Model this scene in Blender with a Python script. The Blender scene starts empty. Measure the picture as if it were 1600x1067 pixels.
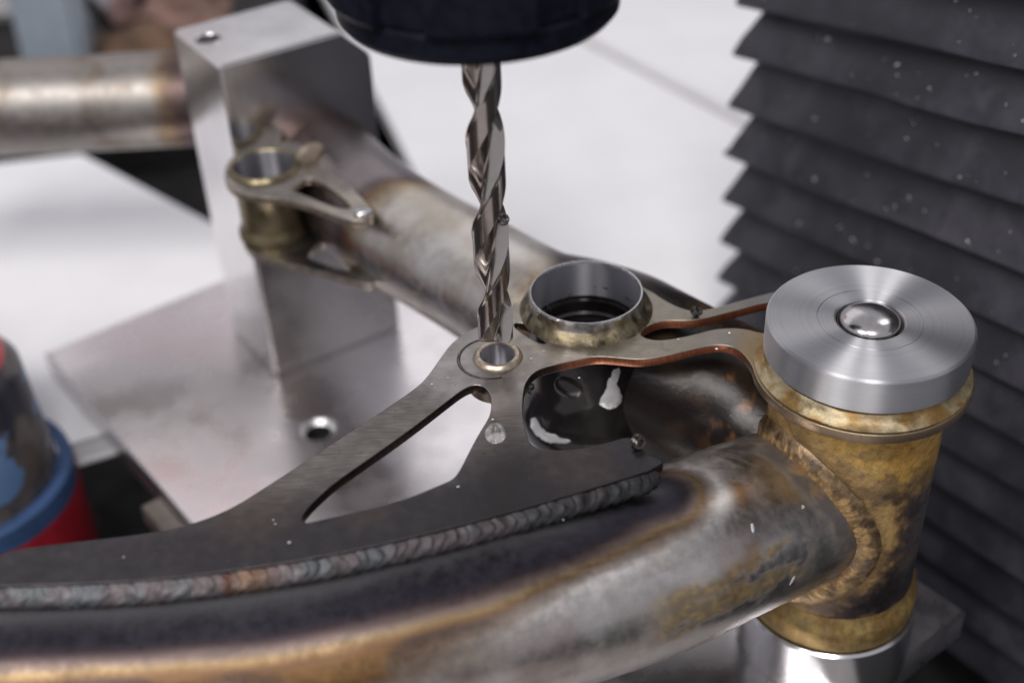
import bpy, bmesh, math, random
from mathutils import Vector, Matrix, noise as mn
import numpy as np

# ------------------------------------------------------------------ camera, world, lights, exposure
SC = bpy.context.scene
COL = SC.collection
S = 0.001                                   # geometry is written in millimetres
FPX, PITCH, ROLL, CAMH = 2000.0, math.radians(36), math.radians(2.6), 200.0
Fv = Vector((0, math.cos(PITCH), -math.sin(PITCH)))
R0 = Vector((1, 0, 0)); U0 = Vector((0, math.sin(PITCH), math.cos(PITCH)))
Rv = R0*math.cos(ROLL) - U0*math.sin(ROLL)
Uv = U0*math.cos(ROLL) + R0*math.sin(ROLL)
cd = bpy.data.cameras.new('camera'); cam = bpy.data.objects.new('camera', cd); COL.objects.link(cam)
M = Matrix((Rv, Uv, -Fv)).transposed().to_4x4()
M.translation = Vector((0, 0, CAMH*S)); cam.matrix_world = M
cd.sensor_width = 36; cd.lens = 36*FPX/1600
cd.clip_start = 0.005; cd.clip_end = 20
cd.dof.use_dof = True; cd.dof.focus_distance = 0.322; cd.dof.aperture_fstop = 6.8
SC.camera = cam

W = bpy.data.worlds.new('World'); SC.world = W; W.use_nodes = True
bg = W.node_tree.nodes['Background']
bg.inputs[0].default_value = (0.93, 0.92, 1.0, 1); bg.inputs[1].default_value = 0.50

def area(name, loc, target, sx, sy, power, col=(1, .97, .95)):
    l = bpy.data.lights.new(name, 'AREA'); l.shape = 'RECTANGLE'; l.size = sx; l.size_y = sy
    l.energy = power; l.color = col
    o = bpy.data.objects.new(name, l); COL.objects.link(o)
    o.location = loc
    o.rotation_euler = (Vector(target)-Vector(loc)).to_track_quat('-Z', 'Y').to_euler()
    return o
area('ceiling_light', (-0.58, -0.40, 1.05), (0, 0.30, 0), 0.34, 0.5, 9.0)
area('ceiling_light', (0.02, -0.50, 1.10), (0, 0.30, 0), 0.28, 0.45, 6.2)
area('side_light', (0.75, 0.75, 0.80), (0, 0.35, 0), 0.22, 0.6, 1.6)
area('rear_light', (-0.45, 1.30, 0.85), (0, 0.4, -0.1), 1.5, 0.7, 2.2)

SC.view_settings.view_transform = 'Standard'; SC.view_settings.look = 'None'
SC.view_settings.exposure = 0.0; SC.view_settings.gamma = 1.0

# ------------------------------------------------------------------ helpers
def at(px, py, z=0.0):
    """point of the horizontal plane z (mm) seen at pixel px,py of the 1600x1067 photograph"""
    v = Fv + Rv*((px-800)/FPX) - Uv*((py-533.5)/FPX)
    k = (z-CAMH)/v.z
    return Vector((v.x*k, v.y*k, z))
def at2(px, py, z=0.0):
    p = at(px, py, z); return (p.x, p.y)
def on_plane(px, py, p0, n):
    v = Fv + Rv*((px-800)/FPX) - Uv*((py-533.5)/FPX); o = Vector((0, 0, CAMH))
    return o + v*((p0-o).dot(n)/v.dot(n))

def thing(name, label, cat, loc=(0, 0, 0), group=None):
    o = bpy.data.objects.new(name, None); COL.objects.link(o)
    o.location = Vector(loc)*S; o.empty_display_size = .01
    o['label'] = label; o['category'] = cat
    if group: o['group'] = group
    return o
def tag(o, label, cat, group=None):
    o['label'] = label; o['category'] = cat
    if group: o['group'] = group
    return o
def origin_of(o):
    v = Vector((0, 0, 0))
    while o is not None:
        v += o.location; o = o.parent
    return v
def link(name, me, mats, parent=None, loc=None):
    """mesh data written in world millimetres; becomes local metres of the parent (or of loc)"""
    o = bpy.data.objects.new(name, me); COL.objects.link(o)
    base = origin_of(parent) if parent else Vector(loc or (0, 0, 0))*S
    me.transform(Matrix.Translation(-base) @ Matrix.Scale(S, 4))
    if parent: o.parent = parent
    else: o.location = base
    for m in (mats if isinstance(mats, (list, tuple)) else [mats]): me.materials.append(m)
    me.update()
    return o
def mesh(name, V, Fc, mats, parent=None, loc=None, smooth=True, sharp=35):
    me = bpy.data.meshes.new(name); me.from_pydata([tuple(v) for v in V], [], Fc); me.update()
    bm = bmesh.new(); bm.from_mesh(me); bmesh.ops.recalc_face_normals(bm, faces=bm.faces)
    for f in bm.faces: f.smooth = smooth
    if smooth and sharp:
        a = math.radians(sharp)
        for e in bm.edges:
            if len(e.link_faces) == 2 and e.calc_face_angle(0) > a: e.smooth = False
    bm.to_mesh(me); bm.free()
    return link(name, me, mats, parent, loc)
def bmobj(name, bm, mats, parent=None, loc=None, smooth=False, sharp=35):
    me = bpy.data.meshes.new(name)
    bmesh.ops.recalc_face_normals(bm, faces=bm.faces)
    for f in bm.faces: f.smooth = smooth
    if smooth:
        a = math.radians(sharp)
        for e in bm.edges:
            if len(e.link_faces) == 2 and e.calc_face_angle(0) > a: e.smooth = False
    bm.to_mesh(me); bm.free()
    return link(name, me, mats, parent, loc)

def lathe(name, prof, c, mats, parent=None, loc=None, n=128, closed=False, rfun=None, sharp=35):
    """profile of (r, z) turned about the vertical through c"""
    V, Fc = [], []
    m = len(prof)
    for i in range(n):
        a = 2*math.pi*i/n
        for j, (r, z) in enumerate(prof):
            if rfun: r, z = rfun(r, z, a, j)
            V.append((c[0]+r*math.cos(a), c[1]+r*math.sin(a), c[2]+z))
    for i in range(n):
        k = (i+1) % n
        for j in range(m if closed else m-1):
            j2 = (j+1) % m
            Fc.append((i*m+j, k*m+j, k*m+j2, i*m+j2))
    o = mesh(name, V, Fc, mats, parent, loc, True, sharp)
    me = o.data
    bm = bmesh.new(); bm.from_mesh(me); bmesh.ops.remove_doubles(bm, verts=bm.verts, dist=1e-6)
    bmesh.ops.recalc_face_normals(bm, faces=bm.faces); bm.to_mesh(me); bm.free()
    return o

def catmull(P, n):
    P = [Vector(p) for p in P]
    Q = [P[0]*2-P[1]] + P + [P[-1]*2-P[-2]]
    out = []
    for i in range(1, len(Q)-2):
        for k in range(n):
            t = k/n; a, b, c, d = Q[i-1], Q[i], Q[i+1], Q[i+2]
            out.append(0.5*((2*b)+(c-a)*t+(2*a-5*b+4*c-d)*t*t+(3*b-a-3*c+d)*t**3))
    out.append(P[-1]); return out
def resample(P, step):
    L = [0]
    for i in range(1, len(P)): L.append(L[-1]+(P[i]-P[i-1]).length)
    n = max(2, int(L[-1]/step)); out = []; j = 0
    for k in range(n+1):
        s = L[-1]*k/n
        while j < len(P)-2 and L[j+1] < s: j += 1
        d = L[j+1]-L[j]; t = (s-L[j])/d if d > 1e-9 else 0
        out.append(P[j].lerp(P[j+1], t))
    return out
def frames(P):
    T, A, B = [], [], []
    for i in range(len(P)):
        t = (P[min(i+1, len(P)-1)]-P[max(i-1, 0)]).normalized()
        side = t.cross(Vector((0, 0, 1))).normalized()
        T.append(t); A.append(side); B.append(side.cross(t).normalized())
    return T, A, B
def chaikin(P, it=2, closed=True):
    P = [Vector((p[0], p[1])) for p in P]
    for _ in range(it):
        Q = []
        n = len(P)
        for i in range(n if closed else n-1):
            a, b = P[i], P[(i+1) % n]
            Q += [a*.75+b*.25, a*.25+b*.75]
        P = Q
    return P

def sheet(name, polys, ztop, thick, bev, mats, parent=None, loc=None, side_slot=1):
    """flat plate cut to the outline polys[0] with holes polys[1:], edges lightly broken"""
    cu = bpy.data.curves.new(name, 'CURVE'); cu.dimensions = '2D'; cu.fill_mode = 'BOTH'
    cu.extrude = thick/2-bev; cu.bevel_depth = bev; cu.bevel_resolution = 1; cu.offset = -bev
    for P in polys:
        sp = cu.splines.new('POLY'); sp.points.add(len(P)-1); sp.use_cyclic_u = True
        for i, p in enumerate(P): sp.points[i].co = (p[0], p[1], 0, 1)
    t = bpy.data.objects.new('tmp', cu); COL.objects.link(t)
    dg = bpy.context.evaluated_depsgraph_get()
    me = bpy.data.meshes.new_from_object(t.evaluated_get(dg))
    bpy.data.objects.remove(t); bpy.data.curves.remove(cu)
    me.name = name; me.materials.clear()
    for v in me.vertices: v.co.z += ztop-thick/2
    o = link(name, me, mats, parent, loc)
    if side_slot is not None and isinstance(mats, (list, tuple)):
        for p in me.polygons:
            p.material_index = side_slot if abs(p.normal.z) < .3 else 0
    return o
def box(bm, c, u, v, w, hu, hv, hw):
    c = Vector(c); vs = []
    for k in (-1, 1):
        for a, b in ((-1, -1), (1, -1), (1, 1), (-1, 1)):
            vs.append(bm.verts.new(c+u*(hu*a)+v*(hv*b)+w*(hw*k)))
    for f in ((3, 2, 1, 0), (4, 5, 6, 7), (0, 1, 5, 4), (1, 2, 6, 5), (2, 3, 7, 6), (3, 0, 4, 7)):
        bm.faces.new([vs[i] for i in f])
    return vs
def bev(bm, w, seg=2):
    bmesh.ops.bevel(bm, geom=list(bm.edges)+list(bm.verts), offset=w, segments=seg, affect='EDGES', clamp_overlap=True)
def tube(name, P, r, mats, parent=None, loc=None, n=16, cap=True):
    T, A, B = frames(P); V, Fc = [], []
    for i, p in enumerate(P):
        rr = r(i/(len(P)-1)) if callable(r) else r
        for k in range(n):
            a = 2*math.pi*k/n
            V.append(p+A[i]*(rr*math.cos(a))+B[i]*(rr*math.sin(a)))
    for i in range(len(P)-1):
        for k in range(n):
            k2 = (k+1) % n
            Fc.append((i*n+k, i*n+k2, (i+1)*n+k2, (i+1)*n+k))
    if cap:
        Fc.append(tuple(range(n))[::-1]); Fc.append(tuple((len(P)-1)*n+k for k in range(n)))
    return mesh(name, V, Fc, mats, parent, loc)

def fbm(p, s, oct=4):
    return mn.fractal(Vector(p)*s, 0.9, 2.1, oct)          # about -1..1
def sst(a, b, x):
    t = min(1, max(0, (x-a)/(b-a))) if b != a else float(x > a)
    return t*t*(3-2*t)
def lerp3(a, b, t): return tuple(a[i]+(b[i]-a[i])*t for i in range(3))
def rampc(x, stops):
    if x <= stops[0][0]: return stops[0][1]
    for i in range(len(stops)-1):
        if x <= stops[i+1][0]:
            return lerp3(stops[i][1], stops[i+1][1], (x-stops[i][0])/(stops[i+1][0]-stops[i][0]))
    return stops[-1][1]

# ------------------------------------------------------------------ materials
class Mat:
    def __init__(s, name):
        s.m = bpy.data.materials.new(name); s.m.use_nodes = True; s.nt = s.m.node_tree
        s.b = s.nt.nodes['Principled BSDF']; s.tc = s.nt.nodes.new('ShaderNodeTexCoord')
    def n(s, t): return s.nt.nodes.new(t)
    def l(s, a, b): s.nt.links.new(a, b)
    def val(s, sock, v):
        if hasattr(v, 'node'): s.l(v, sock)
        else: sock.default_value = v
    def math(s, op, a, b=0.0, clamp=False):
        n = s.n('ShaderNodeMath'); n.operation = op; n.use_clamp = clamp
        s.val(n.inputs[0], a); s.val(n.inputs[1], b); return n.outputs[0]
    def mix(s, f, a, b, mode='MIX'):
        n = s.n('ShaderNodeMix'); n.data_type = 'RGBA'; n.blend_type = mode
        s.val(n.inputs[0], f)
        for k, c in ((6, a), (7, b)):
            if hasattr(c, 'node'): s.l(c, n.inputs[k])
            else: n.inputs[k].default_value = (c[0], c[1], c[2], 1)
        return n.outputs[2]
    def coords(s, scale=(1, 1, 1), shift=(0, 0, 0)):
        n = s.n('ShaderNodeMapping'); n.inputs['Scale'].default_value = scale; n.inputs['Location'].default_value = shift
        s.l(s.tc.outputs['Object'], n.inputs['Vector']); return n.outputs[0]
    def noise(s, scale, detail=4, rough=.55, co=None, dist=0):
        n = s.n('ShaderNodeTexNoise'); n.inputs['Scale'].default_value = scale*1000
        n.inputs['Detail'].default_value = detail; n.inputs['Roughness'].default_value = rough
        n.inputs['Distortion'].default_value = dist
        s.l(co if co is not None else s.tc.outputs['Object'], n.inputs['Vector']); return n.outputs[0]
    def voro(s, scale, co=None, feature='F1'):
        n = s.n('ShaderNodeTexVoronoi'); n.feature = feature; n.inputs['Scale'].default_value = scale*1000
        s.l(co if co is not None else s.tc.outputs['Object'], n.inputs['Vector']); return n.outputs['Distance']
    def rng(s, x, a, b, c=0., d=1.):
        n = s.n('ShaderNodeMapRange'); n.interpolation_type = 'SMOOTHSTEP'
        s.val(n.inputs[0], x)
        for i, v in enumerate((a, b, c, d)): n.inputs[i+1].default_value = v
        return n.outputs[0]
    def blob(s, c, r0, r1, root=(0, 0, 0), wob=0, squash=(1, 1, 1)):
        """1 within r0 mm of world point c, 0 beyond r1"""
        n = s.n('ShaderNodeVectorMath'); n.operation = 'SUBTRACT'; s.l(s.tc.outputs['Object'], n.inputs[0])
        n.inputs[1].default_value = [(c[i]-root[i])*S for i in range(3)]
        m = s.n('ShaderNodeVectorMath'); m.operation = 'MULTIPLY'; s.l(n.outputs[0], m.inputs[0]); m.inputs[1].default_value = squash
        k = s.n('ShaderNodeVectorMath'); k.operation = 'LENGTH'; s.l(m.outputs[0], k.inputs[0])
        d = s.math('MULTIPLY', k.outputs['Value'], 1000)
        if wob: d = s.math('ADD', d, s.math('MULTIPLY', s.math('SUBTRACT', s.noise(.25, 4), .5), wob))
        return s.rng(d, r0, r1, 1, 0)
    def bump(s, h, strength=.3, dist=.1):
        n = s.n('ShaderNodeBump'); n.inputs['Strength'].default_value = strength; n.inputs['Distance'].default_value = dist*S
        s.l(h, n.inputs['Height']); s.l(n.outputs[0], s.b.inputs['Normal']); return n
    def set(s, color=None, rough=None, metal=None, **k):
        if color is not None:
            if hasattr(color, 'node'): s.l(color, s.b.inputs['Base Color'])
            else: s.b.inputs['Base Color'].default_value = (*color, 1)
        if rough is not None: s.val(s.b.inputs['Roughness'], rough)
        if metal is not None: s.val(s.b.inputs['Metallic'], metal)
        for a, v in k.items(): s.val(s.b.inputs[a.replace('_', ' ')], v)
        return s

def plain(name, col, rough, metal=0, var=.15, nscale=.15, bump=0, **k):
    m = Mat(name); f = m.noise(nscale, 5)
    c = m.mix(m.rng(f, .3, .7), [x*(1-var) for x in col], [min(1, x*(1+var)) for x in col])
    m.set(c, m.rng(m.noise(nscale*2.3, 4), .3, .7, rough*.8, min(1, rough*1.25)), metal, **k)
    if bump: m.bump(m.noise(nscale*6, 4), .4, bump)
    return m.m

def painted_metal(name, fine=.5, bumpd=.02, vary=.32):
    """steel whose tint, roughness and metalness are carried by the mesh (heat colours, patina)"""
    m = Mat(name)
    a = m.n('ShaderNodeAttribute'); a.attribute_name = 'tint'
    k = m.n('ShaderNodeAttribute'); k.attribute_name = 'skin'
    sp = m.n('ShaderNodeSeparateColor'); m.l(k.outputs['Color'], sp.inputs[0])
    n1 = m.noise(fine, 5, .65); n2 = m.noise(fine*5, 3, .6)
    f = m.rng(m.math('ADD', m.math('MULTIPLY', n1, .65), m.math('MULTIPLY', n2, .35)), .3, .7, 1-vary, 1+vary*.9)
    c = m.n('ShaderNodeVectorMath'); c.operation = 'SCALE'; m.l(a.outputs['Color'], c.inputs[0]); m.l(f, c.inputs['Scale'])
    r = m.math('MULTIPLY', sp.outputs[0], m.rng(n1, .3, .7, .85, 1.2), True)
    m.set(c.outputs[0], r, sp.outputs[1], Coat_Weight=k.outputs['Alpha'], Coat_Roughness=.09)
    m.l(m.math('SUBTRACT', .5, m.math('MINIMUM', m.math('MULTIPLY', k.outputs['Alpha'], 2.0), .46)), m.b.inputs['Specular IOR Level'])
    h = m.math('ADD', m.math('MULTIPLY', m.noise(fine*1.6, 6, .7), m.math('ADD', m.math('MULTIPLY', sp.outputs[2], 6), .6)), m.math('MULTIPLY', n2, .5))
    bn_ = m.bump(h, .5, bumpd); m.l(bn_.outputs[0], m.b.inputs['Coat Normal'])
    return m.m

M_STEEL = painted_metal('heat_tinted_steel', .35, .025, .13)
M_RUST = painted_metal('flux_stained_steel', .55, .09)
M_WELD = painted_metal('weld_metal', .6, .05)

def m_plate(root):
    m = Mat('cut_plate_steel')
    fine = m.noise(.9, 6, .7); co = m.coords((1, 1, 1))
    mp = m.n('ShaderNodeMapping'); m.l(m.tc.outputs['Object'], mp.inputs[0]); mp.inputs['Rotation'].default_value = (0, 0, -.75); mp.inputs['Scale'].default_value = (.12, 2.2, 1)
    br = m.noise(1.6, 5, .6, mp.outputs[0])
    base = m.mix(m.rng(m.noise(.07, 4), .35, .65), (.23, .215, .21), (.32, .30, .292))
    la = m.math('ADD', m.math('ADD', m.blob((-60, 222, 0), 22, 34, root, 10), m.blob((-36, 241, 0), 14, 28, root, 10)), m.blob((5, 230, 0), 14, 26, root, 8), True)
    base = m.mix(m.math('MULTIPLY', la, .85), base, (.10, .088, .08))
    base = m.mix(m.rng(br, .35, .7, 0, .55), base, (.25, .235, .225))
    # honey coloured flux haze around the bearing ring and the far arms
    hz = m.blob((30, 283, 0), 14, 48, root, 12)
    base = m.mix(m.math('MULTIPLY', hz, .5), base, (.36, .31, .215))
    hz2 = m.blob((88, 258, 0), 27, 36, root, 9)
    base = m.mix(m.math('MULTIPLY', hz2, .7), base, (.36, .25, .11))
    # heat tint towards the long weld
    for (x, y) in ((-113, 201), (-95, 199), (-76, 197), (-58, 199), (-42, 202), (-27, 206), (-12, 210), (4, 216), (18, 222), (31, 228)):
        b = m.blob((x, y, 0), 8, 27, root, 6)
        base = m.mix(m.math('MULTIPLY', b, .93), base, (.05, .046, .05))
    for (x, y, r) in ((-60, 213, 9), (-35, 214, 6), (14, 226, 8)):
        base = m.mix(m.math('MULTIPLY', m.blob((x, y, 0), r*.4, r*1.6, root, 8), .35), base, (.11, .08, .065))
    # specks of oil and soot
    sp = m.math('MULTIPLY', m.rng(m.voro(.5), .04, .17, 1, 0), m.rng(m.noise(.14, 3), .5, .58))
    base = m.mix(m.math('MULTIPLY', sp, .8), base, (.03, .025, .02))
    rag = m.rng(m.noise(.16, 6, .7, None, 1.2), .60, .67)
    base = m.mix(m.math('MULTIPLY', rag, .38), base, (.12, .105, .09))
    m.set(base, m.rng(m.noise(.3, 5), .3, .7, .28, .46), .95)
    m.bump(m.math('ADD', m.math('MULTIPLY', br, 1), m.math('MULTIPLY', fine, .6)), .35, .03)
    return m.m
def m_edge(root):
    m = Mat('laser_cut_edge')
    mp = m.coords((1, 1, .12)); st = m.noise(2.2, 4, .6, mp)
    red_refl = m.mix(m.rng(st, .3, .7), (.36, .13, .075), (.52, .22, .12))  # red reflection painted into the arm edges as a copper colour
    drk = m.mix(m.rng(st, .3, .7), (.03, .022, .02), (.075, .05, .042))
    right = m.blob((50, 280, 0), 36, 44, root)
    fl = m.blob((89, 258, 0), 28.5, 30, root)
    m.set(m.mix(fl, m.mix(right, drk, red_refl), m.mix(st, (.30, .19, .11), (.46, .38, .29))), .34, .9); m.bump(st, .4, .06); return m.m

def m_turned(name, col=(.70, .70, .72), rough=.5, aniso=.96, ring=2.2, axis=(0, 0), rot=.25):
    """lathe-turned aluminium: circular tool marks, stretched highlights"""
    m = Mat(name)
    sx = m.n('ShaderNodeSeparateXYZ'); m.l(m.tc.outputs['Object'], sx.inputs[0])
    x = m.math('ADD', sx.outputs[0], -axis[0]*S); y = m.math('ADD', sx.outputs[1], -axis[1]*S)
    r = m.math('SQRT', m.math('ADD', m.math('MULTIPLY', x, x), m.math('MULTIPLY', y, y)))
    cb = m.n('ShaderNodeCombineXYZ'); m.l(r, cb.inputs[0]); m.l(sx.outputs[2], cb.inputs[1])
    g = m.noise(ring, 3, .7, cb.outputs[0])
    c = m.mix(m.rng(g, .25, .75), [v*.86 for v in col], col)
    t = m.n('ShaderNodeTangent'); t.direction_type = 'RADIAL'; t.axis = 'Z'
    m.set(c, m.rng(m.noise(.06, 3), .3, .7, rough*.9, rough*1.08), 1.0, Anisotropic=aniso, Anisotropic_Rotation=rot)
    m.l(t.outputs[0], m.b.inputs['Tangent'])
    m.bump(g, .12, .03); return m.m

def m_brushed(name, col, rough=.3, ang=0.0, sc=(.06, 2.5, .06), smear=.2):
    m = Mat(name)
    mp = m.n('ShaderNodeMapping'); m.l(m.tc.outputs['Object'], mp.inputs[0]); mp.inputs['Rotation'].default_value = (0, 0, ang); mp.inputs['Scale'].default_value = sc
    g = m.noise(1.2, 5, .65, mp.outputs[0])
    c = m.mix(m.rng(g, .3, .7), [v*.9 for v in col], [min(1, v*1.06) for v in col])
    c = m.mix(m.rng(m.noise(.035, 5), .4, .7, 0, smear), c, [v*.6 for v in col])
    m.set(c, m.rng(m.noise(.05, 4), .3, .7, rough*.8, rough*1.3), 1.0); m.bump(g, .15, .03); return m.m

M_PUCK = m_turned('turned_aluminium', (.58, .58, .60), .48, .96)
M_POST = m_turned('turned_post_aluminium', (.70, .70, .72), .22, .55)
M_BALL = plain('polished_pin_steel', (.50, .48, .48), .2, 1, .12, .2, .02)
M_BORE = m_turned('turned_bore_steel', (.40, .395, .43), .45, .94, 2.5)
M_HOUSE = plain('oily_black_steel', (.016, .014, .014), .2, .35, .45, .12, .05, Coat_Weight=.6, Coat_Roughness=.1)
M_DARK = plain('recess_shade', (.012, .012, .013), .6, 0, .2, .2)  # near-black colour stands in for the shade inside holes and bores
M_NUT = plain('black_oxide_steel', (.008, .009, .015), .28, 0, .25, .3, .01, Specular_IOR_Level=.06)
M_DRILL = plain('tool_steel', (.47, .43, .40), .17, 1, .05, .2, 0)
M_BLOCK = m_brushed('milled_aluminium', (.82, .80, .80), .16, .55, smear=.12)
M_BASE = m_brushed('polished_base_aluminium', (.76, .73, .745), .27, .64, smear=.09)
M_WHITE = plain('white_powder_coat', (.84, .832, .85), .42, 0, .03, .02, .01)
M_FLOOR = plain('dark_workshop_floor', (.010, .009, .009), .7, 0, .4, .03)
M_GAP = plain('panel_gap_sealant', (.36, .34, .335), .7, 0, .15, .05)
M_COOL_GLINT = plain('milky_coolant_and_glint', (.84, .83, .84), .16, 0, .1, .4, .05, Coat_Weight=.8, Coat_Roughness=.05, Transmission_Weight=.45, IOR=1.36)  # coolant, and the white reflection painted on the bearing housing
M_CHIP = plain('swarf_steel', (.10, .09, .085), .3, .9, .4, .6)
M_BRIGHT = plain('bright_chip', (.85, .83, .83), .35, .6, .1, .5)
M_HUBRING = plain('brass_tinted_steel', (.42, .35, .27), .38, .95, .25, .4, .03)
M_FLUX = None

def m_bellows():
    m = Mat('bellows_fabric')
    f = m.noise(.06, 6, .65); d = m.noise(.9, 5, .7)
    c = m.mix(m.rng(f, .35, .7), (.021, .021, .028), (.050, .049, .061))
    c = m.mix(m.rng(m.noise(.025, 5, .6, None, 1), .5, .7, 0, .6), c, (.075, .072, .084))
    m.set(c, m.rng(f, .3, .7, .38, .6), 0); m.bump(m.math('ADD', f, m.math('MULTIPLY', d, .25)), .4, .4); return m.m
M_BEL = m_bellows()

def set_attr(o, fn):
    """fn(index, co) -> (colour, roughness, metalness, grain) for every vertex"""
    me = o.data; n = len(me.vertices)
    t = np.ones((n, 4), np.float32); k = np.ones((n, 4), np.float32)
    for i in range(n):
        q = fn(i)
        t[i, :3] = q[0]; k[i, 0] = q[1]; k[i, 1] = q[2]; k[i, 2] = q[3]; k[i, 3] = q[4] if len(q) > 4 else 0
    for nm, arr in (('tint', t), ('skin', k)):
        a = me.attributes.new(nm, 'FLOAT_COLOR', 'POINT'); a.data.foreach_set('color', arr.ravel())

# ------------------------------------------------------------------ the setting
def slab(name, pts, ztop, thick, mat, parent=None, loc=None, b=.8):
    bm = bmesh.new()
    top = [bm.verts.new((p[0], p[1], ztop)) for p in pts]; bot = [bm.verts.new((p[0], p[1], ztop-thick)) for p in pts]
    bm.faces.new(top); bm.faces.new(bot[::-1]); n = len(pts)
    for i in range(n): bm.faces.new((top[i], bot[i], bot[(i+1) % n], top[(i+1) % n]))
    if b: bev(bm, b)
    return bmobj(name, bm, mat, parent, loc)
fl = slab('floor', [(-1800, -900), (1800, -900), (1800, 2600), (-1800, 2600)], -220, 10, M_FLOOR, b=0); fl['kind'] = 'structure'
A = at(128, 238, -112); B = at(345, 352, -112); dv = (B-A).normalized()
Cn = at(-160, 270, -112)
left_sheet = slab('machine_bed', [(A.x, A.y), (B.x+dv.x*40, B.y+dv.y*40), (-70, 420), (-172, 378), at2(60, 735, -112), (Cn.x-60, Cn.y-220), (Cn.x, Cn.y)], -112.5, 12, M_WHITE, b=1.2)
left_sheet['kind'] = 'structure'
front_bed = slab('machine_bed', [(-260, -260), (105, -260), (105, 226), (-100, 190), (-260, 150)], -112.5, 12, M_GAP, b=1.2); front_bed['kind'] = 'structure'
# white enclosure panel on the right, in two sheets that meet in a seam
p1, p2 = at(905, 62, -146), at(1150, 190, -146); sd = (p2-p1).normalized()
q0, q1 = p1-sd*330, p2+sd*520
lp1, lp2 = at(588, 150, -146), at(645, 262, -146); ld = (lp2-lp1).normalized()
e0 = lp1-ld*210; e1 = lp2+ld*420
nrm = Vector((-sd.y, sd.x, 0))
if nrm.y < 0: nrm = -nrm
def cut(a, d, b, e):                                   # intersection of two lines in plan
    k = ((b.x-a.x)*e.y-(b.y-a.y)*e.x)/(d.x*e.y-d.y*e.x); return a+d*k
s0 = cut(p1, sd, lp1, ld)
bc0 = Vector((89, 469, 0))+Vector((.716, -.698, 0))*12; bcd = Vector((-.698, -.716, 0)); bk1 = cut(p1, sd, bc0, bcd); bk2 = bc0+bcd*170
near = slab('enclosure_panel', [(s0.x, s0.y), (bk1.x, bk1.y), (bk2.x, bk2.y), (e1.x, e1.y)], -146, 8, M_WHITE, b=1.5)
near['kind'] = 'structure'
far0 = s0+nrm*5; far1 = q1+nrm*5; fl0 = cut(far0, sd, lp1, ld)
top0 = cut(p1+nrm*420, sd, lp1, ld)
farp = slab('enclosure_panel', [(fl0.x, fl0.y), (top0.x, top0.y), (q1.x+nrm.x*420, q1.y+nrm.y*420), (far1.x, far1.y)], -143, 8, M_WHITE, b=1.5)
farp['kind'] = 'structure'
seam = slab('enclosure_seam', [(s0.x, s0.y), (far0.x, far0.y), (far1.x, far1.y), (q1.x, q1.y)], -149, 4, M_GAP, b=0)
seam['kind'] = 'structure'

# ------------------------------------------------------------------ base plate and clamp block
bu, bv = Vector((.8, .6, 0)), Vector((-.6, .8, 0))
def uv(u, v): p = bu*u+bv*v; return (p.x, p.y)
def circle(c, r, n=48): return [(c[0]+r*math.cos(2*math.pi*i/n), c[1]+r*math.sin(2*math.pi*i/n)) for i in range(n)]
hole = at2(497, 672, -100)
base = thing('base_plate', 'wide polished aluminium base plate lying flat under the whole fixture', 'metal plate', (*uv(180, 300), -112))
sheet('plate', [[uv(100, 346), uv(265, 130), uv(265, 449), uv(100, 449)][:0] or [uv(101, 130), uv(265, 130), uv(265, 449), uv(101, 449)], circle(hole, 6.3)], -100, 12, .8, [M_BASE, M_BASE], base)
lathe('bolt_hole', [(6.6, .05), (6.3, .1), (4.9, -1.5)], (hole[0], hole[1], -100), plain('bright_hole_wall', (.8, .79, .79), .35, .9, .05, .2), base, n=48)
lathe('hole_floor', [(4.9, -1.5), (4.9, -7), (0, -7)], (hole[0], hole[1], -100), M_DARK, base, n=48)
sheet('edge_strip', [[uv(93, 130), uv(100.6, 130), uv(100.6, 344), uv(93, 344)]], -104, 8, .6, [plain('dull_strip_steel', (.16, .14, .125), .55, .6, .2, .1)]*2, base)

ku, kv = Vector((.841, .541, 0)), Vector((-.541, .841, 0))
k0 = Vector((-92.2, 396, 0))
def kp(u, v, z): p = k0+ku*u+kv*v; return Vector((p.x, p.y, z))
blk = thing('clamp_block', 'tall squared aluminium block standing on the base plate', 'metal block', kp(28, 20, -100))
bm = bmesh.new()
prof = [(0, -99.9), (56, -99.9), (56, 18), (45, 29), (0, 29)]
f = [bm.verts.new(kp(u, 0, z)) for u, z in prof]; b = [bm.verts.new(kp(u, 40, z)) for u, z in prof]
bm.faces.new(f[::-1]); bm.faces.new(b)
for i in range(5): bm.faces.new((f[i], f[(i+1) % 5], b[(i+1) % 5], b[i]))
bev(bm, .9)
bmobj('body', bm, M_BLOCK, blk)
hc = at(325, 62, 29)
lathe('bolt_hole', [(4.4, .12), (3.8, .14), (3.2, .1), (0, .1)], (hc.x, hc.y, 29), M_DARK, blk, n=32)  # flat disc on the top face, the hole's shade put into its colour
lathe('hole_rim', [(5.2, .05), (4.9, .3), (4.4, .3), (4.2, .05)], (hc.x, hc.y, 29), M_BLOCK, blk, n=32)

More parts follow.
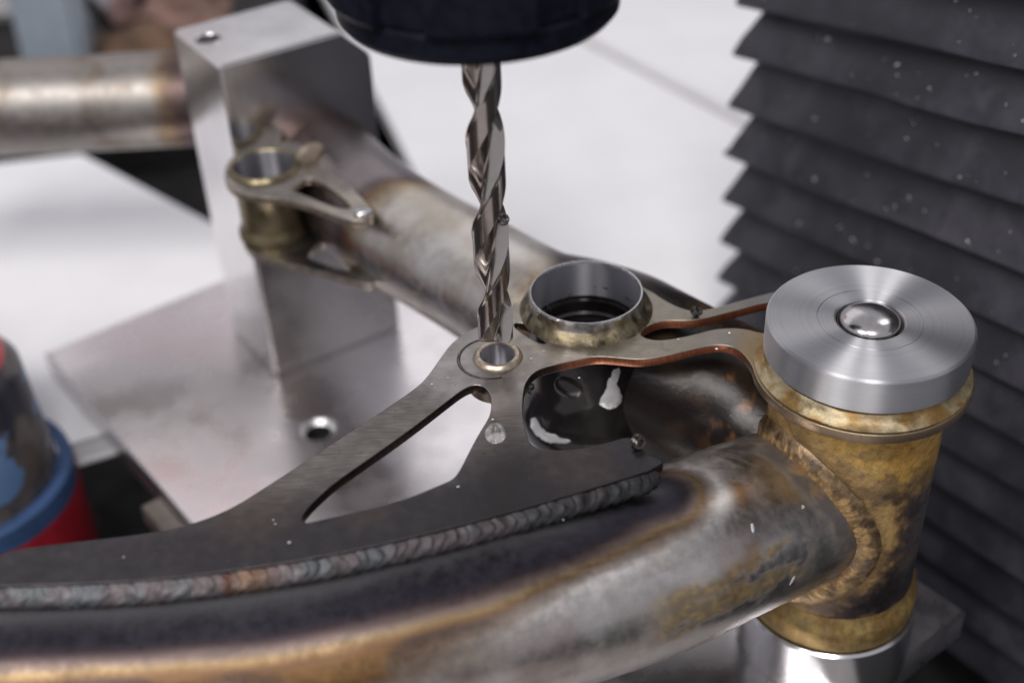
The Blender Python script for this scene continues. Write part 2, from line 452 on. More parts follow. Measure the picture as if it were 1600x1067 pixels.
# ------------------------------------------------------------------ bellows
BT = .187                                  # the folds climb a little towards the near end
bdir = Vector((.440, -.898, 0)); bn = Vector((-.898, -.440, 0))      # along the face to the right, out of the face
b0 = Vector((89, 469, 0))
bell = thing('bellows', 'black accordion bellows standing behind the machined frame', 'bellows', (b0.x+bdir.x*100, b0.y+bdir.y*100, -220))
ridges = [80, 57, 35.5, 14.3, -6, -28.2, -50.2, -71, -91, -110.5, -129, -147, -165, -183, -201, -219]
DI = 8.4
def bel_ring(o, z, wob=0):
    """plan outline of the bellows, set in by o"""
    q = 3.2
    c = [(o+q, -o, 0), (300-o, -o, 0), (300-o, -(110-o), 0), (o, -(110-o), 0), (o, -(o+q), 0)]
    out = []
    for i in range(5):
        a, b = c[i], c[(i+1) % 5]
        for k in range(12):
            t = k/12; u = a[0]+(b[0]-a[0])*t; w = a[1]+(b[1]-a[1])*t
            p = b0+bdir*u+bn*w
            sag = 1.7*fbm((u*.014, w*.02, round(z/9)*.6), 1.0, 3)
            out.append(Vector((p.x, p.y, z+sag+BT*max(0, u)))+bn*(sag*.8))
    return out
for i in range(len(ridges)-1):
    zt, zb = ridges[i], ridges[i+1]; h = zt-zb
    rings = [bel_ring(DI, zt-h*.10), bel_ring(DI*.72, zt-h*.33), bel_ring(DI*.30, zt-h*.70), bel_ring(.3, zb+h*.05), bel_ring(0, zb), bel_ring(.7, zb-h*.05), bel_ring(DI+1.5, zb-h*.2)]
    V, Fc = [], []
    for r in rings: V += r
    n = 60
    for j in range(len(rings)-1):
        for k in range(n): Fc.append((j*n+k, j*n+(k+1) % n, (j+1)*n+(k+1) % n, (j+1)*n+k))
    mesh('fold', V, Fc, M_BEL, bell, smooth=True, sharp=50)
# bright swarf stuck on the folds
random.seed(4)
V, Fc = [], []
for _ in range(230):
    i = random.randrange(1, 10); t = random.random()**.8; zt, zb = ridges[i], ridges[i+1]
    u = random.uniform(4, 190) if random.random() < .8 else random.uniform(60, 150)
    k = random.uniform(.05, .95)
    z = zt-(zt-zb)*(.22+.75*k); dep = DI*(1-k)-.5
    p = b0+bdir*u+bn*(-dep+.5); p.z = z+BT*u
    s = random.choice((.18, .22, .28, .34, .45, .6))*random.uniform(.6, 1.1)
    ax = Vector((random.gauss(0, 1), random.gauss(0, 1), random.gauss(0, 1))).normalized(); bx = ax.orthogonal().normalized(); cx = ax.cross(bx)
    el = random.uniform(1, 2.2); q = len(V)
    V += [p+ax*s*el, p-ax*s*el, p+bx*s, p-bx*s, p+cx*s*.6, p-cx*s*.6]
    for a in (0, 1):
        for (m_, n_) in ((2, 4), (4, 3), (3, 5), (5, 2)): Fc.append((q+a, q+m_, q+n_))
spk = mesh('swarf', V, Fc, M_BRIGHT, None, (b0.x, b0.y, -50), smooth=False)
tag(spk, 'bright specks of metal swarf stuck on the black bellows folds', 'metal chips'); spk['kind'] = 'stuff'

# ------------------------------------------------------------------ the welded frame
PC = Vector((88.9, 258.3, 0)); PR = 22.4
frame = thing('bike_frame', 'welded steel bicycle frame section with curved tubes and cut gusset plate held in fixture', 'bicycle frame', (PC.x, PC.y, -86))
ROOT = (PC.x, PC.y, -86)
M_PLATE, M_EDGE = m_plate(ROOT), m_edge(ROOT)

# --- outlines of the plate, traced on its own plane z = 0
def tr(P): return [at2(x, y, 0) for x, y in P]
hub = (-3.9, 268.6)
def arc(c, r, a0, a1, n):
    return [(c[0]+r*math.cos(math.radians(a0+(a1-a0)*i/n)), c[1]+r*math.sin(math.radians(a0+(a1-a0)*i/n))) for i in range(n+1)]
weld_px = [(-22, 916), (0, 915), (60, 914), (120, 912), (250, 905), (380, 889), (500, 870), (600, 849), (700, 825), (765, 808), (830, 790), (900, 770), (965, 750), (1030, 730)]
back_edge = [(-26, 905), (-22, 890), (-10, 874), (6, 863), (30, 857), (60, 853), (120, 846), (240, 832), (300, 818), (360, 795), (420, 757), (470, 725), (520, 692), (560, 666), (600, 640), (650, 606), (668, 588), (686, 562), (704, 537), (724, 522), (745, 510), (780, 500), (800, 488), (803, 470)]
rc = (20.7, 289.0)
ring_back = arc(rc, 18.5, 172, 38, 14)
far_arm_back = [(1018, 455), (1040, 470), (1060, 480), (1085, 487), (1120, 480), (1160, 469), (1200, 458), (1230, 452)]
fl_arc = arc((88.7, 258), 27.6, 100, -176, 48)
front_arm = [(1178, 578), (1172, 566), (1160, 550), (1142, 540), (1120, 538), (1090, 543), (1040, 556), (1000, 562), (960, 558), (930, 556), (900, 562), (868, 569), (845, 575), (828, 586), (818, 605), (816, 640), (821, 675), (832, 697), (860, 703), (900, 702), (945, 692), (975, 683), (990, 684), (1001, 693), (1006, 708), (1030, 716), (1040, 726)]
outer = chaikin(tr(back_edge)+ring_back+tr(far_arm_back), 2, False)+[Vector(p) for p in fl_arc]+chaikin(tr(front_arm), 2, False)+chaikin(tr(weld_px[::-1]), 1, False)
tri = chaikin(tr([(470, 811), (478, 796), (500, 774), (520, 756), (545, 738), (600, 700), (650, 664), (700, 625), (724, 607), (742, 600), (758, 604), (767, 618), (768, 635), (764, 652), (748, 677), (733, 705), (718, 735), (708, 748), (690, 756), (640, 777), (600, 790), (540, 803), (495, 813), (478, 817)]), 2)
slot = chaikin(tr([(999, 522), (1008, 511), (1025, 503), (1045, 500), (1080, 501), (1110, 495), (1160, 482), (1200, 471), (1240, 470), (1240, 520), (1196, 522), (1160, 512), (1120, 513), (1090, 521), (1060, 528), (1030, 532), (1010, 529)]), 2)
notch = chaikin(tr([(806, 503), (820, 505), (838, 513), (855, 524), (858, 534), (848, 538), (832, 531), (812, 518), (802, 509)]), 2)
PT = 2.7
sheet('gusset_plate', [outer, circle(hub, 5.2, 56), circle(rc, 15.2, 80), circle((PC.x, PC.y), 21.5, 80), tri, slot, notch], 0, PT, .22, [M_PLATE, M_EDGE], frame)

# --- hub bush
hb = lathe('hub_bush', [(4.5, -9), (4.5, .9), (4.75, 1.15), (5.6, 1.15), (6.3, .55), (6.6, .02), (6.6, -PT-.05), (8.3, -PT-.1), (8.3, -9), (4.5, -9)], (*hub, 0), [M_HUBRING], frame, n=72)
lathe('hub_bore', [(4.48, .8), (4.42, -8.9)], (*hub, 0), M_BORE, frame, n=64)
V, Fc = [], []
bc = (hub[0]-1.4, hub[1]-.3)                        # half-round seam scribed round the bush
for i in range(41):
    a = math.radians(95+190*i/40); w = .42*math.sin(math.pi*i/40)+.05
    for (dr, dz) in ((-w, .03), (-w*.4, .28), (w*.4, .28), (w, .03)):
        V.append((bc[0]+(8.9+dr)*math.cos(a), bc[1]+(8.9+dr)*math.sin(a), dz))
    if i:
        for k in range(3): Fc.append(((i-1)*4+k, i*4+k, i*4+k+1, (i-1)*4+k+1))
mesh('scribe_seam', V, Fc, M_CHIP, frame)

# --- bearing ring (bore, rim, weld fillet, housing)
def fil(r, z, a, j):
    if j in (3, 4, 5, 6):
        q = fbm((math.cos(a)*3, math.sin(a)*3, j*.1), 1.2, 3); return r+.45*q, z+.25*q*(j != 6)
    return r, z
fring = lathe('bearing_rim', [(14.75, 5.2), (14.95, 5.85), (15.35, 5.9), (15.65, 5.3), (15.75, 3.6), (16.2, 2.7), (17.0, 1.9), (17.8, .9), (18.3, -.1)], (*rc, 0), [M_RUST], frame, n=160, rfun=fil)
def cfr(i):
    p = fring.data.vertices[i].co*1000+Vector(ROOT); d = math.hypot(p.x-rc[0], p.y-rc[1])
    q = fbm(p, .16, 4); q2 = fbm(p+Vector((9, 3, 5)), .4, 3)
    c = lerp3((.20, .165, .10), (.10, .08, .05), sst(-.2, .5, q)); c = lerp3(c, (.40, .35, .27), sst(.15, .5, q2)*.6)
    c = lerp3(c, (.03, .025, .02), sst(.3, .6, fbm(p+Vector((30, 0, 0)), .22, 3)))
    m = sst(15.8, 15.3, d); c = lerp3(c, (.42, .41, .43), m)
    return c, .24+.12*(1-m), .85, .3*(1-m)
set_attr(fring, cfr)
lathe('bearing_bore', [(14.75, 5.2), (14.75, -5.5)], (*rc, 0), M_BORE, frame, n=128)
lathe('bearing_step', [(14.75, -5.5), (14.9, -5.7), (14.9, -6.8), (14.0, -7.0), (13.9, -10.5), (13.3, -11), (13.3, -12)], (*rc, 0), M_HOUSE, frame, n=128)
lathe('bearing_floor', [(13.3, -12), (13.3, -40), (0, -40)], (*rc, 0), M_DARK, frame, n=64)
hs = lathe('bearing_housing', [(15.9, -PT+.1), (16.2, -6), (16.2, -21), (16.8, -25), (18.4, -29), (19.6, -32), (20.2, -36), (19.4, -39), (15, -40)], (*rc, 0), M_HOUSE, frame, n=96)
# domed round disc on the housing wall
pa = math.radians(-112)
bm = bmesh.new(); bmesh.ops.create_uvsphere(bm, u_segments=32, v_segments=12, radius=1)
pc_ = Vector((rc[0]+15.9*math.cos(pa), rc[1]+15.9*math.sin(pa), -15.5))
rot = Matrix.Rotation(pa, 4, 'Z')
bmesh.ops.transform(bm, verts=bm.verts, matrix=Matrix.Translation(pc_) @ rot @ Matrix.Diagonal((.9, 4.1, 4.1, 1)))
bmobj('housing_disc', bm, M_HOUSE, frame, smooth=True)

# --- front tube
FR = 22.0
fax = [(-150, 188, -26), (-113, 189.5, -26), (-79, 189.8, -26), (-44, 194, -26), (-16, 201.5, -26), (3, 207.5, -26.2), (30, 219, -28.5), (50.8, 233.5, -33.4), (67.8, 247.5, -40.2), (PC.x+2.4, PC.y+6.7, -45.4)]
P = resample(catmull(fax, 14), .85)
T, A_, B_ = frames(P); NT = 150
WELD = [Vector(at2(x, y, -2)) for x, y in weld_px]
WL = resample([Vector((p.x, p.y, -3.2)) for p in catmull([(p.x, p.y, 0) for p in WELD], 8)], .5)
wxy = np.array([(p.x, p.y-3) for p in WL])
V, info = [], []
for i, p in enumerate(P):
    for k in range(NT):
        a = 2*math.pi*k/NT
        V.append(p+A_[i]*(FR*math.sin(a))+B_[i]*(FR*math.cos(a)))
        info.append((i, a if a < math.pi else a-2*math.pi))
Fc = []
inside = lambda q: math.hypot(q.x-PC.x, q.y-PC.y) < PR-1.2
for i in range(len(P)-1):
    for k in range(NT):
        k2 = (k+1) % NT; q = (i*NT+k, i*NT+k2, (i+1)*NT+k2, (i+1)*NT+k)
        if all(inside(V[j]) for j in q): continue
        Fc.append(q)
FTV, FTN, NTF = V, len(P), NT
ft = mesh('front_tube', V, Fc, M_STEEL, frame, smooth=True, sharp=0)
fd = (Vector(fax[-1])-Vector(fax[-3])).normalized()
JW = []
for k in range(-24, NTF//2+4):
    a, prev = None, None
    for i in range(FTN):
        w = FTV[i*NTF+k % NTF]; d = math.hypot(w.x-PC.x, w.y-PC.y)
        if d < PR and prev is not None:
            t = (prev[1]-PR)/(prev[1]-d); a = prev[0].lerp(w, t); break
        prev = (w, d)
    if a is not None: JW.append(a)
JW = JW[::2]
jxy = np.array([tuple(p) for p in JW])
STEEL = (.56, .535, .51)
def tint_front(i):
    p = ft.data.vertices[i].co*1000+Vector(ROOT)
    d = float(np.sqrt(((wxy-np.array((p.x, p.y)))**2).sum(1)).min())
    end = p.x-33                                     # beyond the right end of the weld
    dz = max(0, -4-p.z)
    e = d*.75+dz*.95                                 # arc distance down the wall
    if p.y > 205+0*p.x and p.z < -30 and p.x < 30: e += 30
    n1 = fbm((p.x*.35, p.y, p.z), .055, 4); n2 = fbm((p.x*.5, p.y, p.z), .2, 4); n3 = fbm(p, .6, 3)
    w = .98+.06*sst(-90, -40, p.x)-.34*sst(-15, 25, p.x); rt_ = sst(-25, 15, p.x)    # width of the heat band along the tube
    arc_ = info[i][1]*FR; st = mn.noise(Vector((info[i][0]*.035, arc_*.55, 3.1)))+.6*mn.noise(Vector((info[i][0]*.06, arc_*1.4, 8.1)))
    nl = mn.noise(Vector((info[i][0]*.02, 4.4, 1)))+.5*mn.noise(Vector((info[i][0]*.07, 1.4, arc_*.05)))
    x = (e+1.3*n1+1.8*nl+.15*n2+.35*st)/w
    c = rampc(x, [(0, (.11, .108, .112)), (3, (.115, .113, .118)), (6.5, (.06, .056, .064)), (10, (.034, .032, .042)), (12.5, (.034, .026, .031)), (14, (.07, .052, .05)), (16, (.12, .092, .08)),
                  (17.3, (.17, .12, .065)), (18.6, (.13, .08, .045)), (20.2, lerp3((.06, .042, .04), (.20, .165, .14), rt_)), (22.5, lerp3((.15, .10, .07), (.33, .29, .26), rt_)),
                  (24.5, lerp3(lerp3((.27, .165, .075), (.20, .15, .11), sst(-.3, .3, nl)), STEEL, rt_)), (26.5, lerp3(lerp3((.15, .09, .05), (.24, .19, .15), sst(-.2, .4, nl)), STEEL, rt_)), (29, lerp3((.30, .235, .18), STEEL, rt_)), (34, STEEL)])
    # brown blush further down
    br = sst(.1, .4, n1+.15*n2)*sst(36, 26, x)*sst(18, 22, x)*sst(45, 5, p.x)
    c = lerp3(c, (.24, .13, .05), br*.65)
    # grime clouding on the bare flank
    c = lerp3(c, (.20, .175, .16), sst(.0, .55, fbm((p.x+50, p.y, p.z), .07, 3))*.2*sst(20, 30, x))
    c = lerp3(c, (.22, .12, .11), sst(.1, .5, fbm((p.x, p.y+80, p.z), .035, 3))*.35*sst(26, 34, x))
    r, mt, g = .40-.08*sst(24, 34, x)+.03*n2, 1.0, .06
    # flux stain near the pivot
    u = p.x
    ang = math.degrees(info[i][1])
    pat = sst(-.16, .2, fbm((p.x*.6, p.y*.6, p.z*1.4+40), .13, 5)+.12)*sst(22, 36, u)*sst(76, 66, u)*sst(56, 64, ang+4*n1)*sst(100, 88, ang+4*n1)
    vein = sst(.0, .25, abs(fbm((p.x, p.y, p.z+90), .22, 4)))
    c = lerp3(c, lerp3((.33, .22, .07), (.17, .115, .05), vein), pat*.85); mt -= .5*pat; r += .1*pat; g += pat*.25
    # dark heat around the pivot weld
    dp = math.hypot(p.x-PC.x, p.y-PC.y)-PR
    dj = float(np.sqrt(((jxy-np.array(tuple(p)))**2).sum(1)).min())
    hb_ = sst(12, 3, dj+5*n1+2.5*n2)
    c = lerp3(c, lerp3((.10, .088, .082), (.26, .165, .08), sst(-.05, .4, n2)), hb_*.85); mt -= .45*hb_; g += .4*hb_; r += .08*hb_
    dr = sst(.4, 0, abs(p.x-53-2*n1)/10-.0)*sst(-26, -13, p.z)*sst(-.15, .2, n2+.1)
    c = lerp3(c, (.26, .13, .04), dr*.8)
    # oily run-off line on the crown next to the window
    c = tuple(v*(1+.10*st) for v in c)
    return c, max(.16, r), mt, g
set_attr(ft, tint_front)

# --- long rippled weld bead
def bead(name, path, nrm, wid, hgt, period, parent, seed=0, mat=M_WELD, colf=None, step=.28, rough=1.0, amp=.3, lift=0.0):
    """stack-of-coins bead: crescents stepped along the path"""
    path = resample(path, step); T, _, _ = frames(path); V, Fc, K = [], [], 22
    s = 0
    for i, p in enumerate(path):
        if i: s += (path[i]-path[i-1]).length
        nn = nrm(p, i) if callable(nrm) else nrm
        side = T[i].cross(nn).normalized(); nn = side.cross(T[i]).normalized()
        L = len(path)*step; endt = min(1, min(s, L-s)/(wid*2.2)+.02); endt = math.sqrt(max(0, 1-(1-endt)**2))
        for k in range(K):
            x = -1+2*k/(K-1)
            ph = (s+2.6*x*x+.5*mn.noise(Vector((s*.22, seed, x)))*rough*1.6)/(period)
            saw = ph-math.floor(ph); rip = (saw**1.4 if saw < .82 else 1-(saw-.82)/.18)
            w = wid*(1+.09*mn.noise(Vector((s*.3, 5+seed, 0)))+(0 if lift else .05*math.sin(ph*6.28)))*endt
            h = hgt*math.sqrt(max(0, 1-x*x))*endt*(1+.3*mn.noise(Vector((s*.35, 9+seed, x))))
            V.append(p+side*(x*w)+nn*(h*.72+(rip-.4)*amp*hgt*(1-x*x)-.15+lift*(1-1.3*x*x)))
        if i:
            for k in range(K-1): Fc.append(((i-1)*K+k, i*K+k, i*K+k+1, (i-1)*K+k+1))
    o = mesh(name, V, Fc, mat, parent, smooth=True, sharp=70)
    set_attr(o, lambda i: colf(o, i, i % K, i//K))
    return o
def weld_col(o, i, k, j):
    p = o.data.vertices[i].co*1000+Vector(ROOT)
    n = fbm(p, .11, 3); n2 = fbm(p+Vector((40, 0, 0)), .3, 3)
    c = lerp3((.135, .143, .152), (.142, .122, .128), sst(-.3, .4, n)); c = lerp3(c, (.24, .215, .215), sst(.2, .6, n2)*.4)
    c = lerp3(c, (.30, .17, .09), math.exp(-((p.x+59)/4.5)**2)*.55); c = lerp3(c, (.12, .04, .025), math.exp(-((p.x+63.5)/1.1)**2)*.7)
    c = lerp3(c, (.075, .072, .075), sst(-12, 16, p.x)*.8)
    c = tuple(v*(.46+.16*sst(-20, -90, p.x)) for v in c)
    return c, .50, 1.0, .3
bead('weld_bead', [p+Vector((0, -2.8, .95)) for p in WL], lambda p, i: Vector((0, -.64, .77)), 3.15, 1.5, 2.8, frame, 1, colf=weld_col, rough=2.0, amp=.13)

# --- back tube
BR = 19.6
bk0 = on_plane(512, 262, k0, kv)
bax = [tuple(bk0+kv*6), tuple(at(552, 305, -19)), tuple(at(600, 345, -20)), tuple(at(650, 378, -22)), tuple(at(740, 430, -23)), tuple(at(830, 482, -23)), tuple(at(903, 512, -24)), tuple(at(1000, 566, -27)), tuple(at(1083, 611, -31)), tuple(at(1180, 662, -36)), (PC.x, PC.y, -42)]
P = resample(catmull(bax, 12), 1.0); T, A_, B_ = frames(P); NT = 130
V, Fc = [], []
for i, p in enumerate(P):
    for k in range(NT):
        a = 2*math.pi*k/NT; br_ = BR+4.6*sst(8, 34, p.x); V.append(p+A_[i]*(br_*math.sin(a))+B_[i]*(br_*math.cos(a)))
for i in range(len(P)-1):
    for k in range(NT):
        k2 = (k+1) % NT; q = (i*NT+k, i*NT+k2, (i+1)*NT+k2, (i+1)*NT+k)
        if all(math.hypot(V[j].x-rc[0], V[j].y-rc[1]) < 15.5 or inside(V[j]) for j in q): continue
        Fc.append(q)
bt = mesh('back_tube', V, Fc, M_STEEL, frame, smooth=True, sharp=0)
ringpt = P[min(range(len(P)), key=lambda i: abs((P[i]-Vector(at(622, 362, -20.5))).length))]
def tint_back(i):
    p = bt.data.vertices[i].co*1000+Vector(ROOT)
    n1 = fbm((p.x, p.y, p.z), .05, 4); n2 = fbm((p.x, p.y, p.z), .2, 4)
    c = lerp3(STEEL, (.33, .29, .25), sst(-.1, .5, n1)*.5); r, mt, g = .33+.04*n2, 1.0, .1
    c = lerp3(c, (.36, .30, .21), sst(-.1, .5, n1+.3)*.3)
    d = (p-bk0).dot(-kv)+2.5*n1                       # distance out from the block
    q = p.y-ringpt.y+(p.x-ringpt.x)*-.45+2*n1
    c = lerp3(c, rampc(q, [(-16, c), (-6, (.36, .30, .22)), (-1.5, (.22, .145, .09)), (1, (.13, .10, .10)), (6, (.21, .185, .19)), (30, (.20, .175, .18)), (52, (.13, .09, .08)), (66, (.06, .04, .035))]), sst(-16, -6, q))
    # oil and heat beside the bearing housing
    hd = math.hypot(p.x-rc[0], p.y-rc[1])-16+2.5*n2
    if p.y > rc[1]-8 and p.x < rc[0]+4:
        c = lerp3(c, rampc(hd, [(0, (.05, .045, .05)), (4, (.13, .14, .19)), (8, (.34, .20, .10)), (13, (.44, .38, .30)), (18, c)]), sst(18, 10, hd))
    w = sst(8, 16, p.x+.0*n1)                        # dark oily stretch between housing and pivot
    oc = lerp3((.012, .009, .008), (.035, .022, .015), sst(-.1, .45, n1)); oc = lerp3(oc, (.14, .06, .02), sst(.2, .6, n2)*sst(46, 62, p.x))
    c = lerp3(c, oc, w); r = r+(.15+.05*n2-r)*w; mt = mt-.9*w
    return c, max(.1, r+.25*w), mt, g+1.2*w, w*.5
set_attr(bt, tint_back)

# --- pivot tube
zs = [2.6-.9*i for i in range(98)]; NP = 170
V, Fc = [], []
def prad(z):
    return PR+1.6*sst(-.5, 2.4, z)+1.1*math.exp(-((z+1.0)/2.2)**2)*.8+.9*math.exp(-((z+73)/2.0)**2)*.0
for z in zs:
    for k in range(NP):
        a = 2*math.pi*k/NP; r = prad(z); V.append((PC.x+r*math.cos(a), PC.y+r*math.sin(a), z))
for j in range(len(zs)-1):
    for k in range(NP):
        k2 = (k+1) % NP; Fc.append((j*NP+k, (j+1)*NP+k, (j+1)*NP+k2, j*NP+k2))
pt = mesh('pivot_tube', V, Fc, M_RUST, frame, smooth=True, sharp=0)
# where front tube meets pivot tube
def tint_pivot(i):
    p = pt.data.vertices[i].co*1000+Vector(ROOT)
    d = float(np.sqrt(((jxy-np.array(tuple(p)))**2).sum(1)).min())
    n1 = fbm(p, .07, 4); n2 = fbm(p+Vector((7, 7, 7)), .17, 5); n3 = fbm(p, .5, 3)
    c = lerp3((.60, .37, .10), (.42, .235, .06), sst(-.3, .4, n1)); c = lerp3(c, (.44, .36, .21), sst(.15, .5, n2)*.5)
    c = lerp3(c, (.10, .07, .035), sst(.1, .42, fbm((p.x, p.y, p.z*1.8), .12, 5))*.45)
    r, mt, g = .38, .3, .7
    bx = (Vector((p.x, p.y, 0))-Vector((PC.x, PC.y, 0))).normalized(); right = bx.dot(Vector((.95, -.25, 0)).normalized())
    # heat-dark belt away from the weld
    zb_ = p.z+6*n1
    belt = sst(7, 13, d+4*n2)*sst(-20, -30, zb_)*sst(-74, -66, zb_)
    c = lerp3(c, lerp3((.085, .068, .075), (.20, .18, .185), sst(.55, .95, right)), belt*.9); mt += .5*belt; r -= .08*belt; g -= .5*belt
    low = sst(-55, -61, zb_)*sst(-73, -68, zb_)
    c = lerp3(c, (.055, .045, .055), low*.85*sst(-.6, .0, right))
    # clumped flux by the weld
    fx = sst(15, 5, d+3.5*n2)
    c = lerp3(c, lerp3((.36, .235, .10), (.17, .105, .05), sst(-.25, .3, n2)), fx*.9); mt -= .2*fx; r += .12*fx; g += .5*fx
    c = lerp3(c, (.06, .055, .06), sst(.2, .45, fbm((p.x+20, p.y, p.z), .1, 4))*sst(3, 12, d)*.5*sst(-8, -16, p.z))
    if p.z > -1.2: c = lerp3(c, (.50, .40, .22), .6); r = .28; mt = .85
    return c, max(.2, r), max(0, min(1, mt)), g
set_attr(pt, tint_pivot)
JS = -1
def jcol(o, i, k, j):
    p = o.data.vertices[i].co*1000+Vector(ROOT); n = fbm(p, .3, 4); n2 = fbm(p, .1, 3)
    c = lerp3((.46, .30, .13), (.24, .14, .06), sst(-.2, .35, n)); c = lerp3(c, (.09, .07, .055), sst(.1, .5, n2)*.6)
    side_ = (k/21-.5)*2*JS+.5*n
    c = lerp3(c, (.12, .10, .085), sst(.0, .7, side_)*.5)
    return c, .36, .5+.3*sst(.1, .9, side_), .7
jpath = catmull([p+((p-Vector((PC.x, PC.y, p.z))).normalized())*.7-fd*1.0 for p in JW], 3)
bead('pivot_weld_bead', jpath, lambda p, i: ((p-Vector((PC.x, PC.y, p.z))).normalized()*.75-fd*.55+Vector((0, 0, .25))).normalized(), 4.8, .6, 2.4, frame, 6, colf=jcol, rough=2.8, amp=.4, lift=.7)
# brazed collars top and bottom
def colr(col):
    def fn(o):
        def g(i):
            p = o.data.vertices[i].co*1000+Vector(ROOT); n = fbm(p, .15, 4); n2 = fbm(p+Vector((5, 5, 5)), .35, 3)
            c = lerp3(col, (.25, .15, .05), sst(-.1, .4, n)); c = lerp3(c, (.40, .33, .22), sst(.1, .5, n2)*.25); c = lerp3(c, (.09, .065, .04), sst(.3, .6, -n)*.5)
            return c, .40, .65, .3
        return g
    return fn
def wob(r, z, a, j):
    q = fbm((math.cos(a)*3, math.sin(a)*3, j*.2), 1.3, 3); return r+.35*q, z+.25*q
tc_ = lathe('top_collar', [(23.0, 3.0), (23.9, 3.1), (24.5, 2.4), (24.8, 1.6), (25.6, 1.1), (26.4, .4), (27.0, .08)], (PC.x, PC.y, 0), M_RUST, frame, n=140, rfun=wob)
set_attr(tc_, colr((.38, .31, .19))(tc_))
bc_ = lathe('bottom_collar', [(22.5, -70), (23.0, -72.5), (24.2, -74), (24.6, -76), (24.6, -80.5), (23.9, -82), (22, -82.2)], (PC.x, PC.y, 0), M_RUST, frame, n=140)
set_attr(bc_, colr((.36, .25, .09))(bc_))

# --- bracket on the far tube: two flanges, sleeve
ZA, ZB = -3.0, -28.0
def tz(P, z): return [at2(x, y, z) for x, y in P]
hA = at(413, 262, ZA)
flA = chaikin(tz([(350, 268), (356, 250), (378, 235), (410, 224), (440, 219), (470, 222), (500, 230), (525, 250), (540, 275), (556, 300), (580, 322), (584, 338), (570, 345), (540, 343), (500, 327), (450, 311), (405, 307), (368, 301), (352, 287)], ZA), 2)
t1 = chaikin(tz([(455, 297), (466, 284), (482, 277), (502, 284), (524, 299), (544, 316), (550, 327), (530, 326), (500, 315), (474, 304)], ZA), 2)
sheet('upper_flange', [flA, circle((hA.x, hA.y), 10.3, 64), t1], ZA, 2.6, .3, [plain('bracket_steel', (.33, .30, .265), .3, .95, .2, .1, .02), M_HUBRING], frame)
flB = chaikin(tz([(376, 372), (384, 356), (410, 345), (445, 340), (480, 345), (510, 360), (535, 385), (560, 412), (584, 436), (586, 446), (560, 442), (520, 430), (470, 416), (420, 406), (388, 394)], ZB), 2)
t2 = chaikin(tz([(478, 402), (490, 386), (504, 376), (518, 386), (536, 408), (552, 424), (530, 420), (505, 412)], ZB), 2)
hB = at(430, 372, ZB)
sheet('lower_flange', [flB, t2], ZB, 2.4, .3, [plain('lower_bracket_steel', (.22, .205, .20), .3, .95, .3, .1, .03), M_HUBRING], frame)
lathe('bracket_sleeve', [(10.2, 1.0), (10.6, 1.5), (11.4, 1.4), (12.2, .3), (12.0, -2.9), (11.0, -4.5), (10.8, -19), (11.4, -21.5), (12.2, -22.6), (12.3, -24.8)], (hA.x, hA.y, ZA), plain('sleeve_steel', (.20, .165, .10), .34, .9, .3, .1, .03), frame, n=80)
lathe('sleeve_bore', [(10.2, 1.0), (10.1, -26)], (hA.x, hA.y, ZA), M_BORE, frame, n=64)
w1 = at(568, 333, ZA+.5)
bm = bmesh.new(); bmesh.ops.create_icosphere(bm, subdivisions=3, radius=1)
for v in bm.verts: v.co *= 1+.12*mn.noise(v.co*2)
bmesh.ops.transform(bm, verts=bm.verts, matrix=Matrix.Translation(w1) @ Matrix.Diagonal((3.2, 2.4, 1.8, 1)))
bmobj('weld_tack', bm, M_BALL, frame, smooth=True)
w2 = at(487, 250, -4)
bm = bmesh.new(); bmesh.ops.create_uvsphere(bm, u_segments=36, v_segments=16, radius=1)
bmesh.ops.transform(bm, verts=bm.verts, matrix=Matrix.Translation(w2) @ Matrix.Rotation(math.atan2(ku.y, ku.x), 4, 'Z') @ Matrix.Diagonal((6.4, 3.0, 6.4, 1)))
bmobj('end_boss', bm, plain('boss_steel', (.27, .22, .17), .5, .6, .3, .15, .03), frame, smooth=True)

# ------------------------------------------------------------------ fixture: cap, pin, post
PKZ = 4.2
cap = thing('fixture_cap', 'turned round aluminium cap seated on top of the rusty pivot tube', 'metal cap', (PC.x+.4, PC.y+.2, PKZ))
cc = (PC.x+.4, PC.y+.2, 0)
lathe('disc', [(0, PKZ), (25.1, PKZ), (25.5, PKZ+.4), (25.5, 13.4), (24.9, 14.0), (13.05, 14.0), (12.95, 13.8), (12.75, 13.8), (12.65, 13.98), (8.9, 13.98), (8.5, 13.7), (8.3, 12.9), (8.3, 9.5), (0, 9.5)], cc, M_PUCK, cap, n=200, sharp=25)
ballp = [(7.55, 9.6), (7.55, 13.2)]+[(7.55*math.cos(t), 13.2+3.3*math.sin(t)) for t in [math.radians(6*i) for i in range(1, 15)]]+[(0, 16.5)]
lathe('pin', ballp, cc, M_BALL, cap, n=64)
lathe('circlip', [(8.25, 13.25), (7.95, 13.5), (7.65, 13.25), (7.95, 13.0)], cc, M_CHIP, cap, n=64, closed=True)
post = thing('support_post', 'shiny turned aluminium post holding up the pivot tube from below', 'metal post', (PC.x, PC.y, -99.9))
lathe('shaft', [(0, -82.3), (24.6, -82.3), (25.4, -82.9), (25.5, -84), (25.5, -99.9), (0, -99.9)], (PC.x, PC.y, 0), M_POST, post, n=160, sharp=25)

